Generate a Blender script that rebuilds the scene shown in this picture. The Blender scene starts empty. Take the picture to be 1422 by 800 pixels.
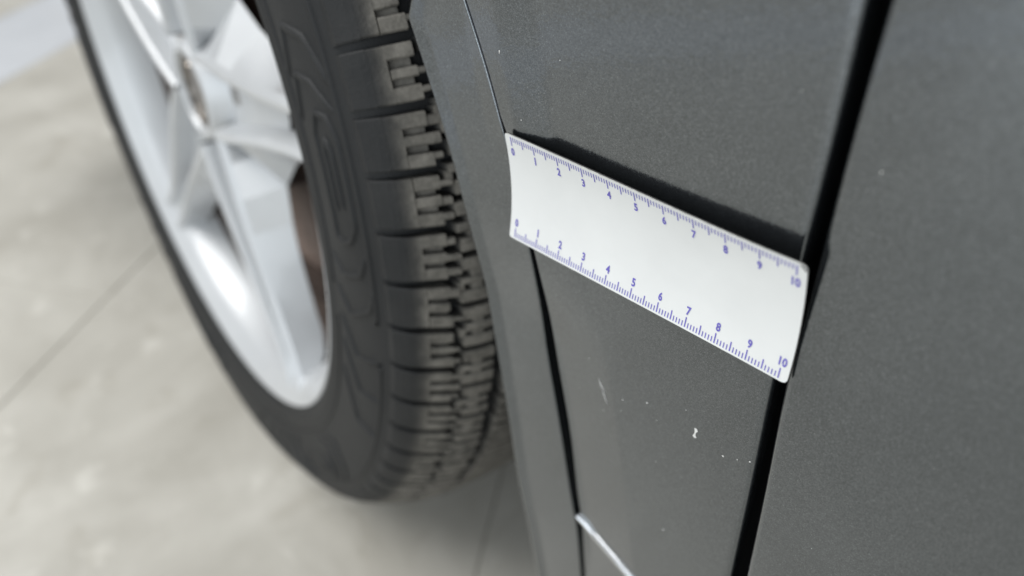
import bpy, bmesh, math, random
from mathutils import Vector, Matrix
random.seed(7)
S = bpy.context.scene
COL = S.collection
H = 0.5395                                  # eye height of the camera over the floor

# ------------------------------------------------------------------ camera, world, lights, exposure
cd = bpy.data.cameras.new('camera'); cam = bpy.data.objects.new('camera', cd); COL.objects.link(cam)
right = Vector((0.73509, 0.67793, 0.00669)); fwd = Vector((-0.51847, 0.56848, -0.63877)).normalized()
right = (right - fwd * right.dot(fwd)).normalized(); up = right.cross(fwd)
cam.matrix_world = Matrix(((right.x, up.x, -fwd.x, 0), (right.y, up.y, -fwd.y, 0), (right.z, up.z, -fwd.z, H), (0, 0, 0, 1)))
cd.sensor_width = 36; cd.lens = 25.57; cd.clip_start = 0.01; cd.clip_end = 200
cd.dof.use_dof = True; cd.dof.focus_distance = 0.212; cd.dof.aperture_fstop = 5.4
S.camera = cam

w = bpy.data.worlds.new('World'); S.world = w; w.use_nodes = True
bg = w.node_tree.nodes['Background']; bg.inputs[0].default_value = (0.93, 0.97, 1.0, 1); bg.inputs[1].default_value = 0.40

def area(name, loc, target, sx, sy, power, color):
    l = bpy.data.lights.new(name, 'AREA'); l.shape = 'RECTANGLE'; l.size = sx; l.size_y = sy
    l.energy = power; l.color = color
    o = bpy.data.objects.new(name, l); COL.objects.link(o); o.location = loc
    o.rotation_euler = (Vector(target) - Vector(loc)).to_track_quat('-Z', 'Y').to_euler()
    return o
area('overhead_light', (-2.0, -1.2, 3.0), (-0.7, -0.2, 0), 2.4, 2.0, 112, (1, 0.992, 0.975))  # added overhead light, out of view, set so the tyre shades the floor
area('window_light', (0.7, -2.3, 0.98), (0.45, 0.15, 0.98), 3.2, 1.75, 40, (0.88, 0.95, 1.0))

S.view_settings.view_transform = 'Standard'; S.view_settings.look = 'None'
S.view_settings.exposure = 0.0; S.view_settings.gamma = 1.0
S.render.engine = 'CYCLES'
S.cycles.use_denoising = True
S.cycles.max_bounces = 8

# ------------------------------------------------------------------ helpers
WORLD = {}
def link(name, data, parent=None, mw=None):
    o = bpy.data.objects.new(name, data); COL.objects.link(o)
    mw = mw or Matrix.Identity(4); WORLD[o.name] = mw
    if parent:
        o.parent = parent; o.matrix_basis = WORLD[parent.name].inverted() @ mw
    else:
        o.matrix_basis = mw
    return o
def mesh(name, verts, faces, mats, smooth=True, fm=None, sharp=None):
    me = bpy.data.meshes.new(name); me.from_pydata([tuple(v) for v in verts], [], faces); me.update()
    for m in (mats if isinstance(mats, (list, tuple)) else [mats]): me.materials.append(m)
    if fm: me.polygons.foreach_set('material_index', fm)
    if smooth:
        me.polygons.foreach_set('use_smooth', [True] * len(me.polygons))
        if sharp is not None: me.set_sharp_from_angle(angle=math.radians(sharp))
    return me
def obj(name, verts, faces, mats, parent=None, mw=None, world=False, **k):
    """verts in the local space of mw (or in world space when world=True)."""
    mw = mw or Matrix.Identity(4)
    if world:
        iv = mw.inverted(); verts = [iv @ Vector(v) for v in verts]
    return link(name, mesh(name, verts, faces, mats, **k), parent, mw)
class MB:
    def __init__(s): s.v = []; s.f = []; s.m = []
    def add(s, v, f, m=0):
        n = len(s.v); s.v += [Vector(q) for q in v]; s.f += [[i + n for i in q] for q in f]; s.m += [m] * len(f)
    def grid(s, P, m=0, cu=False, cv=False, flip=False):
        nu, nv = len(P), len(P[0]); f = []
        for i in range(nu if cu else nu - 1):
            for j in range(nv if cv else nv - 1):
                q = [i * nv + j, ((i + 1) % nu) * nv + j, ((i + 1) % nu) * nv + (j + 1) % nv, i * nv + (j + 1) % nv]
                f.append(q[::-1] if flip else q)
        s.add([p for r in P for p in r], f, m)
    def box(s, a, b, m=0):
        v = [(x, y, z) for x in (a[0], b[0]) for y in (a[1], b[1]) for z in (a[2], b[2])]
        s.add(v, [[0, 1, 3, 2], [4, 6, 7, 5], [0, 4, 5, 1], [2, 3, 7, 6], [0, 2, 6, 4], [1, 5, 7, 3]], m)
    def obj(s, name, mats, parent=None, mw=None, **k): return obj(name, s.v, s.f, mats, parent, mw, fm=s.m, **k)
def lerp(a, b, t): return a + (b - a) * t
def interp(z, T):                              # T sorted by descending z: (x, z)
    if z >= T[0][1]: a, b = T[0], T[1]
    elif z <= T[-1][1]: a, b = T[-2], T[-1]
    else:
        for a, b in zip(T, T[1:]):
            if b[1] <= z <= a[1]: break
    return a[0] + (b[0] - a[0]) * (z - a[1]) / (b[1] - a[1])
def smooth_table(T, n=3):
    """resample a polyline (x, z) finely and relax it so that edges read as one curve"""
    z0, z1 = T[0][1], T[-1][1]; N = 60
    P = [[interp(z0 + (z1 - z0) * i / N, T), z0 + (z1 - z0) * i / N] for i in range(N + 1)]
    for _ in range(n * 6):
        Q = [p[0] for p in P]
        for i in range(1, N): P[i][0] = .25 * Q[i - 1] + .5 * Q[i] + .25 * Q[i + 1]
    return [tuple(p) for p in P]

# ------------------------------------------------------------------ materials
def mat(name):
    m = bpy.data.materials.new(name); m.use_nodes = True
    nt = m.node_tree; b = nt.nodes['Principled BSDF']
    return m, nt, b
def N(nt, t, **k):
    n = nt.nodes.new(t)
    for a, v in k.items():
        if a.startswith('i_'):
            key = a[2:]; key = int(key) if key.isdigit() else key.replace('_', ' ')
            n.inputs[key].default_value = v
        else: setattr(n, a, v)
    return n
def ramp(nt, fac, stops):
    r = N(nt, 'ShaderNodeValToRGB'); e = r.color_ramp.elements
    while len(e) < len(stops): e.new(0.5)
    for q, (p, c) in zip(e, stops): q.position = p; q.color = (*c, 1)
    nt.links.new(fac, r.inputs[0]); return r.outputs[0]
def noise(nt, scale, detail=4, rough=.55, coord=None, dist=0):
    n = N(nt, 'ShaderNodeTexNoise', i_Scale=scale, i_Detail=detail, i_Roughness=rough, i_Distortion=dist)
    nt.links.new(coord, n.inputs['Vector']); return n.outputs['Fac']
def objco(nt): return N(nt, 'ShaderNodeTexCoord').outputs['Object']
def geoco(nt): return N(nt, 'ShaderNodeNewGeometry').outputs['Position']
def bump(nt, b, h, strength, dist):
    n = N(nt, 'ShaderNodeBump', i_Strength=strength, i_Distance=dist); nt.links.new(h, n.inputs['Height']); nt.links.new(n.outputs[0], b.inputs['Normal']); return n
def plain(name, col, rough=.5, metal=0, var=.12, scale=60, bumpd=0, coat=0):
    m, nt, b = mat(name); c = geoco(nt); f = noise(nt, scale, 5, .6, c)
    nt.links.new(ramp(nt, f, [(.3, [x * (1 - var) for x in col]), (.7, [min(1, x * (1 + var)) for x in col])]), b.inputs['Base Color'])
    b.inputs['Roughness'].default_value = rough; b.inputs['Metallic'].default_value = metal
    b.inputs['Coat Weight'].default_value = coat
    if bumpd: bump(nt, b, f, .6, bumpd)
    return m

def paint():
    m, nt, b = mat('grey_metallic_paint'); c = geoco(nt)
    # metal flakes: tiny cells each with its own tilt and brightness
    v = N(nt, 'ShaderNodeTexVoronoi', i_Scale=4000.0); nt.links.new(c, v.inputs['Vector'])
    sep = N(nt, 'ShaderNodeSeparateColor'); nt.links.new(v.outputs['Color'], sep.inputs[0])
    big = noise(nt, 9, 3, .5, c)
    col = ramp(nt, sep.outputs[0], [(0, (.080, .089, .097)), (.5, (.117, .130, .141)), (.95, (.163, .180, .194)), (1, (.245, .265, .283))])
    nt.links.new(col, b.inputs['Base Color'])
    b.inputs['Metallic'].default_value = .92
    nt.links.new(ramp(nt, big, [(.3, (.19,) * 3), (.7, (.22,) * 3)]), b.inputs['Roughness'])
    sub = N(nt, 'ShaderNodeVectorMath', operation='SUBTRACT'); nt.links.new(v.outputs['Color'], sub.inputs[0]); sub.inputs[1].default_value = (.5, .5, .5)
    sc = N(nt, 'ShaderNodeVectorMath', operation='SCALE'); nt.links.new(sub.outputs[0], sc.inputs[0]); sc.inputs['Scale'].default_value = .09
    g = N(nt, 'ShaderNodeNewGeometry')
    ad = N(nt, 'ShaderNodeVectorMath', operation='ADD'); nt.links.new(g.outputs['Normal'], ad.inputs[0]); nt.links.new(sc.outputs[0], ad.inputs[1])
    no = N(nt, 'ShaderNodeVectorMath', operation='NORMALIZE'); nt.links.new(ad.outputs[0], no.inputs[0])
    nt.links.new(no.outputs[0], b.inputs['Normal'])
    b.inputs['Coat Weight'].default_value = 1; b.inputs['Coat Roughness'].default_value = .04; b.inputs['Coat IOR'].default_value = 1.55
    # orange peel in the clear coat
    op = noise(nt, 420, 2, .5, c); bn = N(nt, 'ShaderNodeBump', i_Strength=.10, i_Distance=.0004); nt.links.new(op, bn.inputs['Height'])
    nt.links.new(bn.outputs[0], b.inputs['Coat Normal'])
    return m
M_PAINT = paint()
M_BLACK = plain('jamb_shade_black', (.004, .004, .004), .9)  # unused near-black, meant to paint the shade of the unlit jambs
M_DARK = plain('black_plastic_and_shade', (.006, .006, .006), .95)  # plastic of liner and valve; on the boxes it paints unlit gaps
M_CHROME = plain('brushed_chrome', (.75, .77, .8), .16, 1, .04)
M_CHIP = plain('bare_primer', (.68, .68, .66), .7, 0, .2, 900)
M_SILVER = plain('silver_wheel_paint', (.56, .575, .59), .45, .30, .03, 30, coat=.35)
M_NUT = plain('steel_nut', (.35, .34, .33), .35, 1, .2, 200)
M_CAP = plain('cap_grey', (.22, .20, .18), .3, .8, .3, 150)
M_RUST = plain('rusty_disc', (.040, .024, .017), .85, 0, .35, 90, .0006)
M_DISC = plain('steel_disc', (.22, .15, .12), .5, .4, .25, 120)

def rubber(name, dark, light, scale, lo, hi, bd=.0004):
    m, nt, b = mat(name); c = geoco(nt)
    f = noise(nt, scale, 6, .65, c); g = noise(nt, 900, 3, .6, c)
    col = ramp(nt, f, [(lo, dark), (hi, light)])
    nt.links.new(col, b.inputs['Base Color']); b.inputs['Roughness'].default_value = .62
    b.inputs['Specular IOR Level'].default_value = .4
    bump(nt, b, g, .5, bd); return m
M_TYRE = rubber('tyre_rubber', (.0075, .0085, .0095), (.0145, .0155, .0165), 14, .35, .7)
def tread_rubber():
    m, nt, b = mat('dusty_tread_rubber'); c = geoco(nt)
    f = noise(nt, 150, 6, .7, c); f2 = noise(nt, 34, 4, .6, c)
    dark = ramp(nt, f2, [(.35, (.009, .010, .011)), (.75, (.020, .0205, .021))])
    tan = ramp(nt, f, [(.30, (.075, .070, .061)), (.52, (.150, .140, .122)), (.72, (.235, .220, .193))])
    at = N(nt, 'ShaderNodeAttribute', attribute_name='dust')
    ad = N(nt, 'ShaderNodeMath', operation='MULTIPLY_ADD'); nt.links.new(f2, ad.inputs[0]); ad.inputs[1].default_value = 1.1; ad.inputs[2].default_value = -.55
    sm = N(nt, 'ShaderNodeMath', operation='ADD', use_clamp=True); nt.links.new(at.outputs['Fac'], sm.inputs[0]); nt.links.new(ad.outputs[0], sm.inputs[1])
    mu = N(nt, 'ShaderNodeMath', operation='MULTIPLY', use_clamp=True); nt.links.new(sm.outputs[0], mu.inputs[0]); nt.links.new(at.outputs['Fac'], mu.inputs[1])
    mx = N(nt, 'ShaderNodeMix', data_type='RGBA'); nt.links.new(mu.outputs[0], mx.inputs[0]); nt.links.new(dark, mx.inputs[6]); nt.links.new(tan, mx.inputs[7])
    nt.links.new(mx.outputs[2], b.inputs['Base Color']); b.inputs['Roughness'].default_value = .65; b.inputs['Specular IOR Level'].default_value = .4
    bump(nt, b, noise(nt, 700, 4, .65, c), .6, .0006); return m
M_TREAD = tread_rubber()

def floor_mat(name, a, b_, rough, k=1.0):
    m, nt, b = mat(name); c = geoco(nt)
    mp = N(nt, 'ShaderNodeMapping'); mp.inputs['Rotation'].default_value = (0, 0, .6); nt.links.new(c, mp.inputs[0]); c = mp.outputs[0]
    f = noise(nt, 5.5, 7, .62, c, .6)
    col = ramp(nt, f, [(.34, a), (.5, [lerp(x, y, .5) for x, y in zip(a, b_)]), (.66, b_)])
    f2 = noise(nt, 23, 4, .6, c, .4)                      # pale worn spots
    sp = ramp(nt, f2, [(.60, (0, 0, 0)), (.70, (1, 1, 1))])
    mx = N(nt, 'ShaderNodeMix', data_type='RGBA'); nt.links.new(col, mx.inputs[6]); mx.inputs[7].default_value = (.76, .74, .68, 1)
    mm = N(nt, 'ShaderNodeMath', operation='MULTIPLY'); nt.links.new(sp, mm.inputs[0]); mm.inputs[1].default_value = .45 * k; nt.links.new(mm.outputs[0], mx.inputs[0])
    f3 = noise(nt, 13, 5, .65, c, .8)                     # brownish stains
    st = ramp(nt, f3, [(.57, (0, 0, 0)), (.70, (1, 1, 1))])
    m2 = N(nt, 'ShaderNodeMix', data_type='RGBA'); nt.links.new(mx.outputs[2], m2.inputs[6]); m2.inputs[7].default_value = (.33, .30, .24, 1)
    mm2 = N(nt, 'ShaderNodeMath', operation='MULTIPLY'); nt.links.new(st, mm2.inputs[0]); mm2.inputs[1].default_value = .38 * k; nt.links.new(mm2.outputs[0], m2.inputs[0])
    nt.links.new(m2.outputs[2], b.inputs['Base Color'])
    b.inputs['Roughness'].default_value = rough
    bump(nt, b, noise(nt, 300, 3, .6, c), .15, .0005)
    return m
M_FLOOR = floor_mat('beige_stone_tile', (.435, .415, .365), (.60, .58, .525), .42)
M_BORDER = floor_mat('pale_blue_tile', (.55, .57, .60), (.63, .65, .68), .35, .3)
M_GROUT = plain('grout', (.44, .42, .375), .9, 0, .1)

# ------------------------------------------------------------------ floor: tiles with recessed joints
ground = obj('floor', [(-7, -6, -.0014), (5, -6, -.0014), (5, 7, -.0014), (-7, 7, -.0014)], [[0, 1, 2, 3]], M_GROUT)
ground['kind'] = 'structure'
dv = Vector((-.515, .857, 0)).normalized(); ev = Vector((.857, .515, 0)).normalized()
def tile(name, e0, e1, d0, d1, m):
    g = .0007; e0 += g; e1 -= g; d0 += g; d1 -= g
    ex, dx = (e1 - e0) / 2, (d1 - d0) / 2; v = []; bz = .0008
    for z, s in ((-.012, 0), (-bz, 0), (0, bz)):
        v += [(-ex + s, -dx + s, z), (ex - s, -dx + s, z), (ex - s, dx - s, z), (-ex + s, dx - s, z)]
    f = [[8, 9, 10, 11]] + [[a + i, a + (i + 1) % 4, a + 4 + (i + 1) % 4, a + 4 + i] for a in (0, 4) for i in range(4)]
    c = ev * (e0 + e1) / 2 + dv * (d0 + d1) / 2
    mw = Matrix(((ev.x, dv.x, 0, c.x), (ev.y, dv.y, 0, c.y), (0, 0, 1, 0), (0, 0, 0, 1)))
    o = obj(name, v, f, m, ground, mw, smooth=False); return o
rows = [(1.9, 1.41), (1.41, .91), (.91, .41), (.41, -.084), (-.084, -.575), (-.575, -1.112), (-1.112, -1.345), (-1.345, -1.83), (-1.83, -2.33), (-2.33, -2.83)]
for i, (b_, a_) in enumerate(rows):
    border = abs(b_ + 1.112) < 1e-6
    off = .525 + (.0 if i % 2 == 1 else .37)
    for k in range(-3, 4):
        d0 = off + (k - 1) * 1.0
        tile('border_tile' if border else 'floor_tile', a_, b_, d0, d0 + 1.0, M_BORDER if border else M_FLOOR)

# ------------------------------------------------------------------ the car
car = link('parked_car', None, None, Matrix.Translation((-.481, .30, 0)))
car['label'] = 'dark grey metallic car seen close at its front wheel, wing and door edge'
car['category'] = 'car'

# panel edges as (x, height) curves along the body side
K_ = smooth_table([(-0.152, 0.525), (-0.1356, 0.4716), (-0.131, 0.4539), (-0.1275, 0.4368), (-0.1155, 0.4091), (-0.0913, 0.3489), (-0.0807, 0.3095), (-0.0676, 0.2533)], 2)
def body_y(x, z):
    base = lambda q: .1527 - .078 * (q + .0888)
    k = interp(max(min(z, .525), .24), K_)
    # crease with a short facet in front of it
    u = min(1, max(0, (z - .416) / .018)); u2 = min(1, max(0, (.402 - z) / .055)); w = .014
    s1 = .14 * u * u * (3 - 2 * u); s2 = .17 * u2 * u2 * (3 - 2 * u2)
    def left(d): return base(k) - (s1 * d if d < w else s1 * w * max(0, 1 - (d - w) / .016)) + s2 * min(d, .028)
    r = .0012; d = x - k
    if d > r: return base(x)
    if d < -r: return left(-d)
    t = (d + r) / (2 * r); t = t * t * (3 - 2 * t)
    return left(max(0, -d)) * (1 - t) + base(max(x, k)) * t
def ext(T, zt, zb):
    a, b = T[0], T[1]; c, d = T[-2], T[-1]
    return [(a[0] + (a[0] - b[0]) * (zt - a[1]) / (a[1] - b[1]), zt)] + T + [(d[0] + (d[0] - c[0]) * (zb - d[1]) / (d[1] - c[1]), zb)]
B2 = smooth_table([(-0.1617, 0.4662), (-0.1513, 0.4469), (-0.1434, 0.4276), (-0.1382, 0.4108), (-0.1309, 0.3877), (-0.1226, 0.3497), (-0.1102, 0.3059), (-0.1021, 0.2646), (-0.0993, 0.2566), (-0.0936, 0.215)], 1)
B1 = smooth_table([(-0.1624, 0.466), (-0.152, 0.4467), (-0.1441, 0.4273), (-0.1388, 0.4105), (-0.1323, 0.3869), (-0.1264, 0.3472), (-0.1155, 0.306), (-0.1044, 0.2595), (-0.1007, 0.2495), (-0.0954, 0.2124)], 1)
A_ = smooth_table([(-0.1909, 0.4599), (-0.1781, 0.4316), (-0.1647, 0.3975), (-0.154, 0.3426), (-0.1429, 0.2903), (-0.1377, 0.2593), (-0.1274, 0.2165), (-0.1209, 0.1832)], 1)
C1 = [(-0.0457, 0.494), (-0.0436, 0.4661), (-0.042, 0.4364), (-0.0392, 0.3925), (-0.0351, 0.3487), (-0.0313, 0.3022)]
C2 = [(-0.0415, 0.4952), (-0.0404, 0.4677), (-0.0383, 0.4391), (-0.0361, 0.3958), (-0.0313, 0.3538), (-0.0268, 0.3096)]
C1 = smooth_table(C1, 2); C2 = smooth_table(C2, 2)
WC = Vector((-.48119, .18243, .32323))         # wheel centre
ZTOP = .80
def edge_A(z):
    if z <= .4605: return interp(z, A_)
    r = .325 + .045 * min(1, (z - .4605) / .2)
    dz = z - WC.z
    return WC.x + math.sqrt(max(r * r - dz * dz, 1e-6)) if dz < r else WC.x
def edge_B1(z): return interp(min(z, .60), B1) if z <= .60 else interp(.60, B1)
def edge_B2(z): return edge_B1(z) + .0001 if z > .43 else interp(z, B2)
def edge_C(T): return lambda z: interp(z, T)

def fender_y(x, z):
    lip = .0065; d = x - edge_A(z)                # flared lip along the arch
    y = body_y(x, z) - .0005
    return y - .22 * (lip - d) if d < lip and z < .66 else y
def panel(name, fl, fr, zs, rl=.0018, rr=.0018, depth=.016, nx=26, mat_=M_PAINT, parent=car, yf=body_y, bottom=True):
    """sheet of bodywork between two edge curves; edges rolled inwards with radius rl / rr"""
    P = []
    for z in zs:
        a, b = fl(z), fr(z); row = []
        if rl:
            row.append((a + .0004, yf(a, z) + rl + depth, z))
            for k in range(5):
                t = k / 5 * math.pi / 2; row.append((a + rl * (1 - math.sin(t)) , yf(a + rl, z) + rl * (1 - math.sin(t)), z) if 0 else (a + rl - rl * math.cos(t), yf(a + rl, z) + rl - rl * math.sin(t), z))
        else: row.append((a, yf(a, z), z))
        x0, x1 = a + rl, b - rr
        # extra columns across the crease
        ks = [x0 + (x1 - x0) * i / nx for i in range(nx + 1)]
        row += [(x, yf(x, z), z) for x in ks]
        if rr:
            for k in range(4, -1, -1):
                t = k / 5 * math.pi / 2; row.append((b - rr + rr * math.cos(t), yf(b - rr, z) + rr - rr * math.sin(t), z))
            row.append((b - .0004, yf(b, z) + rr + depth, z))
        P.append(row)
    if bottom:                                   # fold the lower edge under
        r0 = P[0]; P.insert(0, [(x, y + .002, z - .0015) for x, y, z in r0]); P.insert(0, [(x, y + .02, z - .0015) for x, y, z in r0])
    mb = MB(); mb.grid(P, flip=True); return mb.obj(name, mat_, parent, WORLD[car.name], world=True)
def zs(a, b, n): return [a + (b - a) * i / n for i in range(n + 1)]

# front wing: strip behind the arch, sweeping up over the wheel
fender = panel('front_fender', edge_A, edge_B1, zs(.120, .688, 100), rl=.0012, rr=.0006, depth=.006, yf=fender_y, nx=40)
fmb = MB()
P = []
for z in zs(.688, ZTOP, 6):
    P.append([(x, body_y(x, z) + .5 * max(0, z - .70) ** 2, z) for x in [lerp(-1.15, edge_B1(z), i / 30) for i in range(31)]])
fmb.grid(P, flip=True)
P = []
for z in zs(.45, .688, 30):
    dz = z - WC.z; xr = WC.x - math.sqrt(max(.3705 ** 2 - dz * dz, 1e-6))
    P.append([(x, body_y(x, z), z) for x in [lerp(-1.15, xr, i / 12) for i in range(13)]])
fmb.grid(P, flip=True)
fmb.obj('front_fender_top', M_PAINT, fender, WORLD[car.name], world=True)
# side panel between wing and door, with a lower sill piece below the bright strip
STRIP = [(-0.1026, 0.2576), (-0.0978, 0.2553), (-0.0928, 0.2539), (-0.0876, 0.2532), (-0.0825, 0.2525), (-0.0774, 0.2519), (-0.0725, 0.2512), (-0.0677, 0.2506), (-0.06, 0.2481), (-0.03, 0.2384)]
def strip_z(x):
    for (x0, z0), (x1, z1) in zip(STRIP, STRIP[1:]):
        if x <= x1: break
    return lerp(z0, z1, (x - x0) / (x1 - x0))
side = panel('side_panel', edge_B2, edge_C(C1), zs(.100, ZTOP, 130), rl=.0006, rr=.0020, nx=60)
door = panel('front_door', edge_C(C2), lambda z: 1.05, zs(.100, ZTOP, 66), rl=.0022, rr=0, nx=50, yf=lambda x, z: body_y(x, z) - .0010)
# bright strip low on the side panel
mb = MB(); x0, x1 = -0.1016, -.0345; rows_ = []
for i in range(41):
    x = lerp(x0, x1, i / 40); z = strip_z(x); y = body_y(x, z); hw = .0019 * min(1, .45 + i * .3)
    rows_.append([(x + hw * .5 * math.cos(t), y - .0022 * max(0, math.sin(t)) + .0006, z + hw * math.cos(t)) for t in [math.pi * k / 8 for k in range(9)]])
mb.grid(rows_); mb.obj('chrome_strip', M_CHROME, car, WORLD[car.name], world=True)

# black boxes added to darken the gaps and block light under the car
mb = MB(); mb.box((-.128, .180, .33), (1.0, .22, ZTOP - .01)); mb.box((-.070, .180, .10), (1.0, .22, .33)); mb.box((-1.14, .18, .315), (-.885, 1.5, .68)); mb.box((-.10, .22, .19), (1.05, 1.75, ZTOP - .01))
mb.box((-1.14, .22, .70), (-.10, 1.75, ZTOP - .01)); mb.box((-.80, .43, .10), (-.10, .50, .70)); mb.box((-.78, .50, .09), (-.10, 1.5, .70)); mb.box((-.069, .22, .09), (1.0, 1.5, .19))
mb.obj('shade_blocks', M_DARK, car, WORLD[car.name], smooth=False, world=True)
mb = MB(); P = []
for i in range(15):
    x = lerp(-.885, -1.12, i / 14); b_ = max(.19, .555 * (1 + x / 1.78) + .03); yy = body_y(-.2, .45) + .25 * max(0, -x - 1.15) ** 1.5
    P.append([(x, 1.5, b_), (x, yy + .06, b_), (x, yy + .012, b_ + .004), (x, yy, b_ + .016), (x, yy, lerp(b_, .62, .5)), (x, yy + .01, .62), (x, yy + .1, .66), (x, 1.5, .67)])
mb.grid(P); mb.obj('bumper_blocker', M_PAINT, car, WORLD[car.name], world=True, sharp=30)  # unseen bumper, added to block low light from the front
mb = MB(); P = []
for i in range(22):
    a = math.radians(-24 + i * 9); P.append([(WC.x + .385 * math.cos(a), y, max(.15, WC.z + .385 * math.sin(a))) for y in (.168, .30, .46)])
mb.grid(P); mb.obj('wheel_arch_liner', M_DARK, car, WORLD[car.name], world=True)
mb = MB(); mb.box((-1.14, .17, ZTOP - .004), (-.12, 1.75, ZTOP + .008)); mb.obj('hood', M_PAINT, car, WORLD[car.name], smooth=False, world=True)

# paint chips and scratches: thin flakes of bare primer lying on the panels
def chip(x, z, pts, parent, name='paint_chip'):
    off = .0010 if parent is door else 0
    """pts: outline in millimetres"""
    n = len(pts); v = []; z = H + (z - .004 - H) * .983; x = (x - .0009) * .983
    for lift, sc in ((.00002, 1.0), (.00012, .8)):
        for a, b in pts:
            X, Z = x + a * sc * .001, z + b * sc * .001; v.append((X, body_y(X, Z) - off - lift, Z))
    f = [list(range(n, 2 * n))] + [[i, (i + 1) % n, n + (i + 1) % n, n + i] for i in range(n)]
    return obj(name, v, f, M_CHIP, parent, WORLD[car.name], world=True, smooth=False)
def blob(r, n=7, el=1.0, ang=0):
    p = []
    for i in range(n):
        t = 2 * math.pi * i / n; q = r * random.uniform(.6, 1.25); a, b = q * math.cos(t) * el, q * math.sin(t)
        p.append((a * math.cos(ang) - b * math.sin(ang), a * math.sin(ang) + b * math.cos(ang)))
    return p
c = chip(-.0573, .3565, [(-.65, 2.0), (.15, 2.25), (.7, 1.4), (.22, .55), (.28, -.7), (.8, -1.6), (.15, -2.3), (-.7, -1.8), (-.3, -.45), (-.25, .7)], side)
def streak(x0, z0, x1, z1, wd, parent):
    L = math.hypot(x1 - x0, z1 - z0) * 1000; a = math.atan2(z1 - z0, x1 - x0); pts = []
    for t, ww in ((-.5, .15), (-.2, 1), (.1, .6), (.5, .1), (.15, -.7), (-.2, -.9)):
        pts.append((t * L * math.cos(a) - ww * wd * math.sin(a), t * L * math.sin(a) + ww * wd * math.cos(a)))
    chip((x0 + x1) / 2, (z0 + z1) / 2, pts, parent, 'scratch')
streak(-.0990, .3493, -.0954, .3441, .17, side); streak(-.0976, .3478, -.0950, .3450, .07, side)
streak(-.0966, .3446, -.0932, .3398, .19, side); streak(-.0985, .3475, -.0968, .3452, .06, side)
for x, z, r, el in ((-.0868, .3481, .26, 1.6), (-.0770, .3548, .36, 1.7), (-.0463, .3552, .33, 1.5), (-.0417, .3579, .24, 1.3), (-.0378, .3606, .34, 1.4),
                 (-.0599, .2973, .34, 1.5), (-.1255, .4607, .20, 1), (-.1043, .3552, .2, 1), (-.0623, .3636, .18, 1), (-.1387, .4380, .2, 1),
                 (-.0534, .4759, .12, 1), (-.0870, .3420, .2, 1), (-.0950, .3350, .16, 1), (-.0690, .3300, .14, 1), (-.0720, .3500, .12, 1.5), (-.108, .336, .16, 1)):
    chip(x, z, blob(r * .8, 7, el, .5), side)
chip(-.1482, .4572, [(-.15, .6), (.2, .5), (.15, -.1), (0, -.6), (-.12, -.1)], side)
chip(-.0317, .4655, [(-.1, .45), (.12, .4), (.1, -.4), (-.08, -.35)], door)
for x, z, r in ((-.010, .43, .14), (-.012, .345, .16), (-.018, .385, .1), (.004, .40, .1), (-.020, .325, .12), (-.006, .31, .14)):
    chip(x, z, blob(r * .5, 6), door)

# ------------------------------------------------------------------ wheel (local axes: x rearwards, y up, z outwards)
un = Vector((-.16219, -.98569, .04582)).normalized(); vn = (Vector((0, 0, 1)) - un * un.z).normalized(); uu = vn.cross(un)
MW = Matrix(((uu.x, vn.x, un.x, WC.x), (uu.y, vn.y, un.y, WC.y), (uu.z, vn.z, un.z, WC.z), (0, 0, 0, 1)))
def pol(r, a, o): return Vector((r * math.cos(a), r * math.sin(a), o))
RT = .323
# tyre carcass: profile (axial offset, radius), bulging where it carries the car
PROF = [(-.006, .221), (-.0015, .2275), (.0015, .2305), (.0038, .236), (.0042, .240), (.0034, .243), (.0042, .250), (.0050, .258), (.0052, .266), (.0046, .275), (.0032, .283), (.0010, .2895),
        (-.0020, .2950), (-.0060, .2985), (-.0120, .3015), (-.020, .3045), (-.036, .3105), (-.060, .3145), (-.096, .3160), (-.150, .3135), (-.175, .306), (-.190, .296), (-.197, .280), (-.199, .268), (-.194, .245), (-.188, .228), (-.186, .221)]
def bulge(a, r):
    d = (a + math.pi / 2 + math.pi) % (2 * math.pi) - math.pi
    g = math.exp(-(d / .55) ** 2); return g * .004 * math.exp(-((r - .278) / .03) ** 2)
def flat(a, r):                                 # contact patch: nothing below the floor
    return r
def tyre_pt(r, a, o):
    o2 = o + (bulge(a, r) if o > -.05 else 0)
    p = pol(r, a, o2); lim = -(WC.z - .001) / vn.z
    if p.y < lim + .0: p.y = lim
    return p
NT = 192
mb = MB(); P = [[tyre_pt(r, 2 * math.pi * i / NT, o) for o, r in PROF] for i in range(NT)]
mb.grid(P, cu=True)
tyre = mb.obj('tyre', M_TYRE, car, MW)
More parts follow.
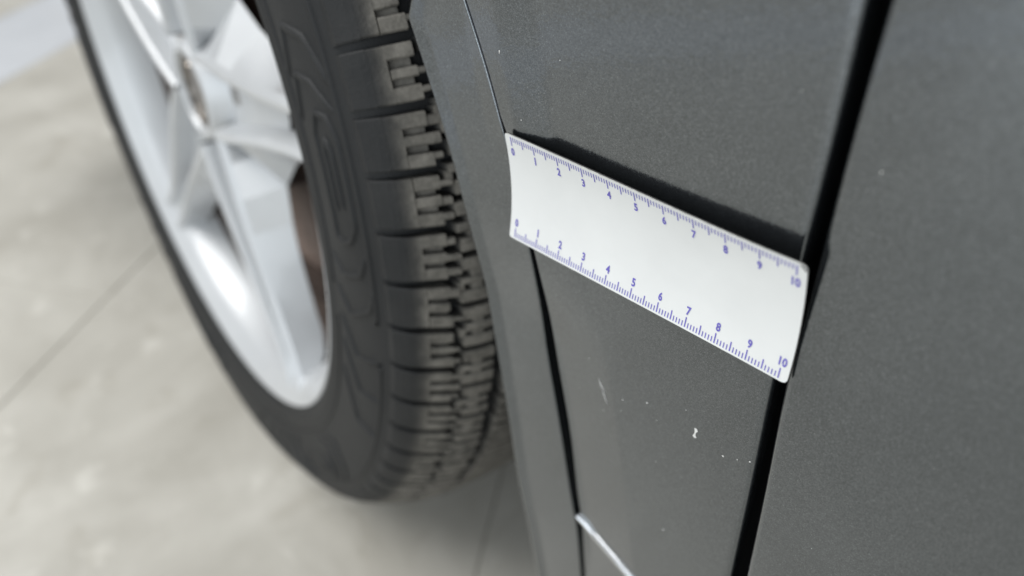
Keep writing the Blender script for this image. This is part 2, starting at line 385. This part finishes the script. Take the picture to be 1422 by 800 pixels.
# tread: blocks of the three outer rows, 80 per turn
NB = 80; PB = 2 * math.pi / NB
def block_mesh(name, cells, rbase):
    """cells: list of (profile [(o, r_top)...], th0, th1 or functions, side material flag)"""
    mb = MB(); dust = []
    for prof, t0, t1, skew in cells:
        top = []
        n = 3
        rowA = []
        for o, r, m in prof:
            sk = skew * (o + .010) / .02
            rowA.append([(o, r, m, lerp(t0, t1, k / n) + sk) for k in range(n + 1)])
        P = []
        for row in rowA:
            o, r = row[0][0], row[0][1]; e = .00035 / r
            L = [pol(rbase(o), row[0][3], o)] + [pol(r - .0006, row[0][3], o)] + [pol(r, row[0][3] + e * 2, o)]
            L += [pol(r, q[3], o) for q in row[1:-1]]
            L += [pol(r, row[-1][3] - e * 2, o), pol(r - .0006, row[-1][3], o), pol(rbase(o), row[-1][3], o)]
            P.append(L)
        for row, o_ in zip(P, [q[0] for q in prof]):
            k_ = max(0, min(1, (-.0035 - o_) / .0075)); dust += [0, .75 * k_] + [k_] * (len(row) - 4) + [.75 * k_, 0]
        nv = len(P[0]); n0 = len(mb.v); mb.v += [p for r_ in P for p in r_]
        for i in range(len(P) - 1):
            for j in range(nv - 1):
                mb.f.append([n0 + i * nv + j, n0 + i * nv + j + 1, n0 + (i + 1) * nv + j + 1, n0 + (i + 1) * nv + j])
                mb.m.append(0 if (prof[i][2] and prof[i + 1][2] and 1 <= j <= nv - 3) else 1)
        mb.f.append([n0 + j for j in range(nv)][::-1]); mb.m.append(1)
        mb.f.append([n0 + (len(P) - 1) * nv + j for j in range(nv)]); mb.m.append(1)
    me = mesh(name, mb.v, mb.f, M_TREAD, smooth=False)
    at = me.attributes.new('dust', 'FLOAT', 'POINT'); at.data.foreach_set('value', dust)
    return me
TOP = [(.0022, .2905), (.0008, .2945), (-.0020, .2990), (-.0055, .3024), (-.0090, .3046), (-.0150, .3084), (-.0200, .3112), (-.0300, .3160), (-.0400, .3188), (-.0500, .3205), (-.0800, .3230), (-.1000, .3230)]
def rt(o):
    for (a, ra), (b, rb_) in zip(TOP, TOP[1:]):
        if b <= o <= a: return lerp(ra, rb_, (o - a) / (b - a))
    return TOP[-1][1]
rb = lambda o: rt(o) - (.004 if o > -.0052 else .0085)
G = .075                                      # half share of the groove
t0, t1 = PB * G, PB * (1 - G)
W3 = t1 - t0
def P3(os, dr=0): return [(o, rt(o) + dr, 1 if o < -.0080 else 0) for o in os]
def shoulder_cells(rnd):
    j = lambda q: rnd.uniform(-q, q)
    c = [(P3((.0010, -.0008, -.0030, -.0050)), PB * .065, PB * .935, 0), (P3((-.0046, -.0065, -.0090, -.0106)), t0, t1, PB * .01)]
    for k in range(3):                        # leaves cut by slits
        g = .050 + abs(j(.025))
        a = t0 + W3 * (k / 3 + (g if k else 0)); b = t0 + W3 * ((k + 1) / 3 - (g if k < 2 else 0)); dr = j(.0003)
        c.append((P3((-.0100 + j(.0012), -.0125, -.0158, -.0190 + j(.0007)), dr), a, b, PB * j(.025)))
    c.append((P3((-.0098, -.0142, -.0188), -.0030), t0, t1, 0))
    for k in range(3):                        # tips of the leaves, some worn away
        if rnd.random() < .86:
            w0 = .06 + abs(j(.06)); c.append((P3((-.0186, -.0205, -.0228 + j(.0010)), j(.0005)), t0 + W3 * (k / 3 + w0), t0 + W3 * ((k + 1) / 3 - w0), PB * j(.03)))
    return c
def second_cells(rnd):
    j = lambda q: rnd.uniform(-q, q); c = []
    for k in range(3):
        g = .065 + j(.025)
        a = t0 + W3 * (k / 3 + (g if k else -.02)); b = t0 + W3 * ((k + 1) / 3 - (g if k < 2 else -.02))
        c.append((P3((-.0238 + j(.001), -.0275, -.0320, -.0362 + j(.0008)), j(.0002)), a, b, PB * -.10))
    c.append((P3((-.0275, -.0315), -.0008), t0 + W3 * .15, t0 + W3 * .85, PB * -.10))
    if rnd.random() < .6: c.append((P3((-.0222, -.0245), -.001), t0 + W3 * .3, t0 + W3 * .55, 0))
    return c
def third_cells(rnd):
    j = lambda q: rnd.uniform(-q, q); c = []
    for k in range(3):
        a = PB * (.02 + .98 * k / 3 + .018); b = PB * (.02 + .98 * (k + 1) / 3 - .018)
        c.append((P3((-.0432 + j(.0006), -.050, -.068, -.088)), a, b, PB * .16))
    return c
for cells, ph in ((shoulder_cells, 0), (second_cells, .42), (third_cells, .2)):
    variants = [block_mesh('tread_block', cells(random.Random(40 + q)), rb) for q in range(6)]
    for i in range(NB):
        a = PB * (i + ph) + math.radians(.9)
        c = math.degrees(a) % 360
        if abs(c - 270 + PB * 28) < 9.5: continue           # flattened where it stands on the floor
        link('tread_block', variants[(i * 7 + i // 5) % 6], tyre, MW @ Matrix.Rotation(a, 4, 'Z'))
# raised sidewall decoration: ribs that follow the sidewall
def side_o(r, a):
    for (o0, r0), (o1, r1) in zip(PROF[3:15], PROF[4:16]):
        if r0 <= r <= r1: return lerp(o0, o1, (r - r0) / (r1 - r0)) + bulge(a, r)
    return .004
def rib(pts, wd=.0016, h=.0011, close=False):
    """pts: (radius, degrees)"""
    Q = []
    for i in range(len(pts) - (0 if close else 1)):
        p, q = pts[i], pts[(i + 1) % len(pts)]; L = math.hypot(q[0] - p[0], math.radians(q[1] - p[1]) * .28); n = max(2, int(L / .004))
        Q += [(lerp(p[0], q[0], k / n), math.radians(lerp(p[1], q[1], k / n))) for k in range(n)]
    if not close: Q.append((pts[-1][0], math.radians(pts[-1][1])))
    rows_ = []
    for i, (r, a) in enumerate(Q):
        he = -.0003 if not close and i in (0, len(Q) - 1) else h
        p, q = Q[i - 1 if (i or close) else 0], Q[(i + 1) % len(Q) if close else min(i + 1, len(Q) - 1)]
        d = Vector((q[0] - p[0], (q[1] - p[1]) * r)); d.normalize(); nr = Vector((-d.y, d.x))
        rows_.append([pol(r + nr.x * s * wd, a + nr.y * s * wd / r, side_o(min(max(r + nr.x * s * wd, .237), .2945), a) + e) for s, e in ((-1, -.0004), (-.55, he), (.55, he), (1, -.0004))])
    mb = MB(); mb.grid(rows_, cu=close); mb.obj('sidewall_rib', M_TYRE, tyre, MW)
for k in range(6):
    o = k * 60
    rib([(0.262, 7.5 + o), (0.262, 17.5 + o), (0.267, 19.2 + o), (0.275, 18.8 + o), (0.279, 17 + o), (0.279, 9.5 + o), (0.274, 7.8 + o), (0.267, 7.2 + o)], close=True)
    rib([(0.268, 10.2 + o), (0.268, 16 + o), (0.270, 17 + o), (0.273, 16 + o), (0.273, 10.5 + o)], .0012)
    rib([(.249, 18 + o), (.258, 22.5 + o), (0.270, 21.6 + o), (0.282, 19 + o)]); rib([(.249, 22 + o), (0.259, 26.5 + o), (0.274, 25 + o), (0.284, 21 + o)], .002)
    rib([(.249, 5.0 + o), (0.261, 3.2 + o), (0.277, 4.6 + o), (0.282, 7 + o)]); rib([(.249, 1.0 + o), (0.264, -1.5 + o), (0.281, 1.2 + o), (0.285, 4 + o)])
    rib([(.250, -3.0 + o), (0.267, -7 + o), (0.284, -5 + o)]); rib([(.250, -7.0 + o), (0.269, -12.5 + o), (0.286, -11 + o)], .002)
    rib([(.250, -12.0 + o), (0.269, -18.5 + o), (0.287, -18 + o)])
rib([(.2845, a * 5) for a in range(72)], .0011, .0009, True)
rib([(.2455, a * 5) for a in range(72)], .0010, .0008, True)

# rim: lip, barrel and the recessed web behind the spokes
RIM = [(-.010, .2235), (-.0035, .2275), (-.0008, .2290), (.0005, .2282), (.0002, .2262), (-.0015, .2242), (-.0060, .2205), (-.0095, .2165), (-.0110, .2150), (-.0180, .2100), (-.040, .2060), (-.055, .2040), (-.120, .1985), (-.165, .2060), (-.178, .2230)]
mb = MB(); mb.grid([[pol(r, 2 * math.pi * i / 128, o) for o, r in RIM[:11]] for i in range(128)], cu=True)
mb.grid([[pol(r, 2 * math.pi * i / 128, o) for o, r in RIM[10:]] for i in range(128)], m=1, cu=True)
HUBP = [(-.022, .0), (-.022, .0265), (-.0165, .0272), (-.0148, .0285), (-.0148, .0300), (-.0165, .0325), (-.030, .039), (-.033, .042), (-.034, .060), (-.040, .070), (-.044, .072)]
mb.grid([[pol(r, 2 * math.pi * i / 64, o) for o, r in HUBP] for i in range(64)], cu=True)
wheel = mb.obj('wheel', [M_SILVER, plain('brake_dust', (.085, .062, .050), .75, 0, .3, 60)], car, MW, sharp=35)
# one twin spoke, along +x: two ridges that close in towards the lip, a sunk valley between, steep flanks
SP = [(0.033, 0.0265, 0.013, 0.037, 0.024), (0.055, 0.0255, 0.0118, 0.037, 0.04), (0.08, 0.0225, 0.0105, 0.037, 0.0581), (0.1045, 0.0194, 0.01, 0.037, 0.041), (0.122, 0.0176, 0.01, 0.037, 0.0325), (0.145, 0.0156, 0.0098, 0.037, 0.0255), (0.17, 0.014, 0.0096, 0.037, 0.0198), (0.186, 0.0133, 0.0093, 0.037, 0.0178), (0.2, 0.013, 0.0086, 0.033, 0.0182), (0.212, 0.0134, 0.0074, 0.024, 0.0205), (0.224, 0.015, 0.005, 0.013, 0.027)]
P = []
for r, hw, dep, fl, fw in SP:
    z0 = -dep; vz = z0 - (.017 if r < .185 else .013 if r < .2 else .010 if r < .21 else .005 if r < .22 else .002); rw = .0038 if r < .2 else .0034
    P.append([(r, y, z) for y, z in ((-fw, -fl), (-hw - .0030, z0 - .004), (-hw - .0010, z0 - .0008), (-hw + .0008, z0), (-hw + rw, z0 - .0008), (-hw + rw + .0012, z0 - .003), (-hw + rw + .0030, vz + .001), (-hw * .25, vz),
              (hw * .25, vz), (hw - rw - .0030, vz + .001), (hw - rw - .0012, z0 - .003), (hw - rw, z0 - .0008), (hw - .0008, z0), (hw + .0010, z0 - .0008), (hw + .0030, z0 - .004), (fw, -fl))])
mbs = MB(); nv = len(P[0]); mbs.v = [Vector(p) for r_ in P for p in r_]
for i in range(len(P) - 1):
    for jj in range(nv - 1):
        if 5 <= i <= 5 and 6 <= jj <= 8: continue           # opening low in the valley
        mbs.f.append([i * nv + jj, i * nv + jj + 1, (i + 1) * nv + jj + 1, (i + 1) * nv + jj]); mbs.m.append(0)
n = len(P[0])
spoke_me = mesh('spoke', mbs.v, mbs.f, M_SILVER, sharp=14)
for k in range(5):
    a = math.radians(14.5 + 72 * k)
    link('spoke', spoke_me, wheel, MW @ Matrix.Rotation(a, 4, 'Z'))
    Mk = MW @ Matrix.Rotation(a, 4, 'Z')
    # wheel nut low in the valley of each twin spoke
    nb = MB(); c0 = Vector((.052, 0, 0))
    nb.grid([[(c0.x + q * math.cos(math.pi * i / 3), q * math.sin(math.pi * i / 3), z) for z, q in ((-.034, .0085), (-.0295, .0080), (-.0275, .0065), (-.0275, .0))] for i in range(6)], cu=True)
    nb.obj('wheel_nut', M_NUT, wheel, Mk, smooth=False)
# centre cap with a raised ring and a plain boss
cb = MB()
cb.grid([[pol(r, 2 * math.pi * i / 48, o) for o, r in ((-.0225, .0264), (-.0190, .0264), (-.0180, .0252), (-.0190, .0235), (-.0205, .0230), (-.0195, .014), (-.0185, .0))] for i in range(48)], cu=True)
for k in range(9):
    a = k * 2 * math.pi / 9
    cb.add([pol(.0165, a - .16, -.0199), pol(.0165, a + .16, -.0199), pol(.0215, a, -.0205), pol(.0182, a, -.0178)], [[0, 1, 3], [1, 2, 3], [2, 0, 3]])
cb.obj('center_cap', M_CAP, wheel, MW, sharp=30)
# valve stem
vb = MB(); vb.grid([[(.198 + q * math.cos(math.pi * i / 5), q * math.sin(math.pi * i / 5), z) for z, q in ((-.045, .004), (-.026, .004), (-.024, .003), (-.012, .003), (-.0105, .002))] for i in range(10)], cu=True)
vb.obj('valve_stem', M_DARK, wheel, MW @ Matrix.Rotation(math.radians(122), 4, 'Z'))
# brake disc behind the spokes
db = MB(); db.grid([[pol(r, 2 * math.pi * i / 72, o) for o, r in ((-.050, .02), (-.050, .070), (-.054, .078), (-.066, .080))] for i in range(72)], cu=True, m=0)
db.grid([[pol(r, 2 * math.pi * i / 72, o) for o, r in ((-.067, .080), (-.066, .140), (-.067, .150), (-.089, .150), (-.090, .08))] for i in range(72)], cu=True, m=1)
db.obj('brake_disc', [M_RUST, M_DISC], car, MW)
sb = MB(); sb.grid([[pol(r, 2 * math.pi * i / 72, o) for o, r in ((-.080, .152), (-.074, .156), (-.073, .192), (-.078, .197), (-.095, .197))] for i in range(72)], cu=True)
sb.obj('brake_shield', M_RUST, car, MW)
kb = MB()
for i in range(8):
    pass
P = [[pol(r, math.radians(a), o) for o, r in ((-.056, .105), (-.052, .118), (-.054, .162), (-.062, .172), (-.115, .172), (-.115, .105))] for a in range(-38, 40, 6)]
kb.grid(P, cv=True); kb.add(P[0], [list(range(6))]); kb.add(P[-1], [list(range(6))[::-1]])
kb.obj('brake_caliper', M_RUST, car, MW, sharp=40)

# ------------------------------------------------------------------ the ruler: a curled magnetic strip, 10 cm scale on both long edges
DEG = [(0, 0), (0, 1), (0, 2), (0, 3), (1, 0), (1, 1), (1, 2), (1, 3), (2, 0), (2, 1), (2, 2), (2, 3), (3, 0), (3, 1), (3, 2), (4, 0), (4, 1)]
CO = [[-0.088843, 0.151597, -0.125492], [-0.00132, -0.000743, 0.01904], [-0.00019, -0.002699, -0.000144], [4e-06, -4.1e-05, -0.000259], [0.049801, -0.003846, 0.003274], [-0.000364, -0.00097, -0.0001], [-0.000105, 7e-05, -0.000164], [-1e-05, -1.3e-05, 1.6e-05], [-0.000191, -0.001533, 0.00034], [-0.00019, -0.00028, -4.5e-05], [3.4e-05, 0.000821, 8.1e-05], [1e-06, 0.000153, 0.000136], [-3.8e-05, -7e-06, 8.1e-05], [9.4e-05, 0.000286, 6.7e-05], [3.4e-05, 6.6e-05, 9e-05], [4.4e-05, 0.000208, -4.5e-05], [7.2e-05, 0.000151, 3.5e-05]]
HW = .0191
def rpt(x, y, lift=0):
    """x along the scale in mm (0..100), y across in mm from the middle (+ up)"""
    s, t = (x - 50) / 50, y / 19.1
    def ev(s, t):
        p = Vector((0, 0, H))
        for (i, j), c in zip(DEG, CO): p += Vector(c) * (s ** i * t ** j)
        return p
    p = ev(s, t); a = ev(s + .01, t) - p; b = ev(s, t + .01) - p; nn = a.cross(b).normalized()
    if nn.y > 0: nn = -nn
    return p + nn * lift
m, nt, b = mat('white_vinyl'); c_ = geoco(nt); f = noise(nt, 35, 5, .6, c_)
nt.links.new(ramp(nt, f, [(.3, (.665, .675, .672)), (.7, (.71, .72, .717))]), b.inputs['Base Color']); b.inputs['Roughness'].default_value = .38
M_WHITE = m
M_MAGNET = plain('black_magnet', (.007, .007, .007), .55)
M_REDGE = plain('grubby_cut_edge', (.42, .42, .40), .6, 0, .35, 500)
M_INK = plain('violet_ink', (.135, .115, .46), .5, 0, .12, 800)
X0, X1, YE = -2.6, 102.6, 19.75
ys = [-YE, -YE + .25, -YE + .6, -YE + 1.1, -YE + 1.8] + [lerp(-17.5, 17.5, i / 16) for i in range(17)] + [YE - 1.8, YE - 1.1, YE - .6, YE - .25, YE]
def inset(y, rad):
    d = YE - abs(y); return 0 if d >= rad else rad - math.sqrt(max(rad * rad - (rad - d) ** 2, 0))
front, back = [], []
for y in ys:
    a, b_ = X0 + inset(y, 1.1), X1 - inset(y, 1.5)
    xs = [a, a + .5] + [lerp(a + 2, b_ - 2, i / 40) for i in range(41)] + [b_ - .5, b_]
    front.append([rpt(x, y) for x in xs]); back.append([rpt(x, y, -.0007) for x in xs])
mb = MB(); mb.grid(front, 0); mb.grid(back, 1, flip=True)
nr, nc = len(front), len(front[0])
loop = [(0, j) for j in range(nc)] + [(i, nc - 1) for i in range(1, nr)] + [(nr - 1, j) for j in range(nc - 2, -1, -1)] + [(i, 0) for i in range(nr - 2, 0, -1)]
o0 = len(mb.v); mb.v += [front[i][j] for i, j in loop] + [front[i][j].lerp(back[i][j], .45) for i, j in loop] + [back[i][j] for i, j in loop]; L = len(loop)
for k in range(L):
    for q, mm in ((0, 2), (1, 1)):
        mb.f.append([o0 + q * L + k, o0 + q * L + L + k, o0 + q * L + L + (k + 1) % L, o0 + q * L + (k + 1) % L]); mb.m.append(mm)
base_r = Matrix.Translation(rpt(50, 0))
ruler = obj('ruler', mb.v, mb.f, [M_WHITE, M_MAGNET, M_REDGE], None, base_r, world=True, fm=mb.m, sharp=40)
ruler['label'] = 'white curled magnetic ruler with violet 0 to 10 scales stuck on the grey car'
ruler['category'] = 'ruler'
LIFT = .00012
for side_s in (1, -1):
    tk = MB()
    for k in range(101):
        ln = 3.3 if k % 10 == 0 else 3.1 if k % 5 == 0 else 1.75
        wd = .18 if k % 5 == 0 else .145
        r0 = 19.1 - .1 + random.uniform(-.03, .03)
        P = [[rpt(k + sx * wd, side_s * (r0 - ln * q / 3), LIFT) for q in range(4)] for sx in (-1, 1)]
        tk.grid(P, flip=(side_s < 0))
    tko = tk.obj('tick_marks', M_INK, ruler, base_r, world=True); tko['kind'] = 'stuff'
# numerals from plain outline lettering, narrowed and wrapped on the curl
def numeral(s, x, y, h=2.9, narrow=.74):
    cu = bpy.data.curves.new('numeral', 'FONT'); cu.body = s; cu.align_x = 'CENTER'; cu.size = 1; cu.resolution_u = 3; cu.offset = .032
    t = bpy.data.objects.new('numeral_source', cu); COL.objects.link(t)
    bpy.context.view_layer.update()
    me = t.to_mesh(); vs = [v.co.copy() for v in me.vertices]; fs = [list(p.vertices) for p in me.polygons]; t.to_mesh_clear()
    bpy.data.objects.remove(t); bpy.data.curves.remove(cu)
    y0, y1 = min(v.y for v in vs), max(v.y for v in vs); k = h / (y1 - y0); xm = (min(v.x for v in vs) + max(v.x for v in vs)) / 2
    V = [rpt(x + (v.x - xm) * k * narrow, y + (v.y - (y0 + y1) / 2) * k, LIFT) for v in vs]
    return obj('numeral', V, fs, M_INK, ruler, base_r, world=True, smooth=False)
for k in range(11):
    numeral(str(k), 10 * k, 19.1 - 5.7); numeral(str(k), 10 * k + .3, -19.1 + 5.6)
# worn dark spot on one corner
wv = [rpt(X1 - 1.7 + a, YE - 1.6 + b_, .0001) for a, b_ in ((.4, 1.5), (1.1, 1.0), (1.55, .4), (1.68, -.3), (1.2, -.1), (.9, .4), (.5, .7), (-.2, 1.35))]
obj('worn_corner', wv, [list(range(8))], plain('grime', (.10, .10, .10), .8), ruler, base_r, world=True, smooth=False)
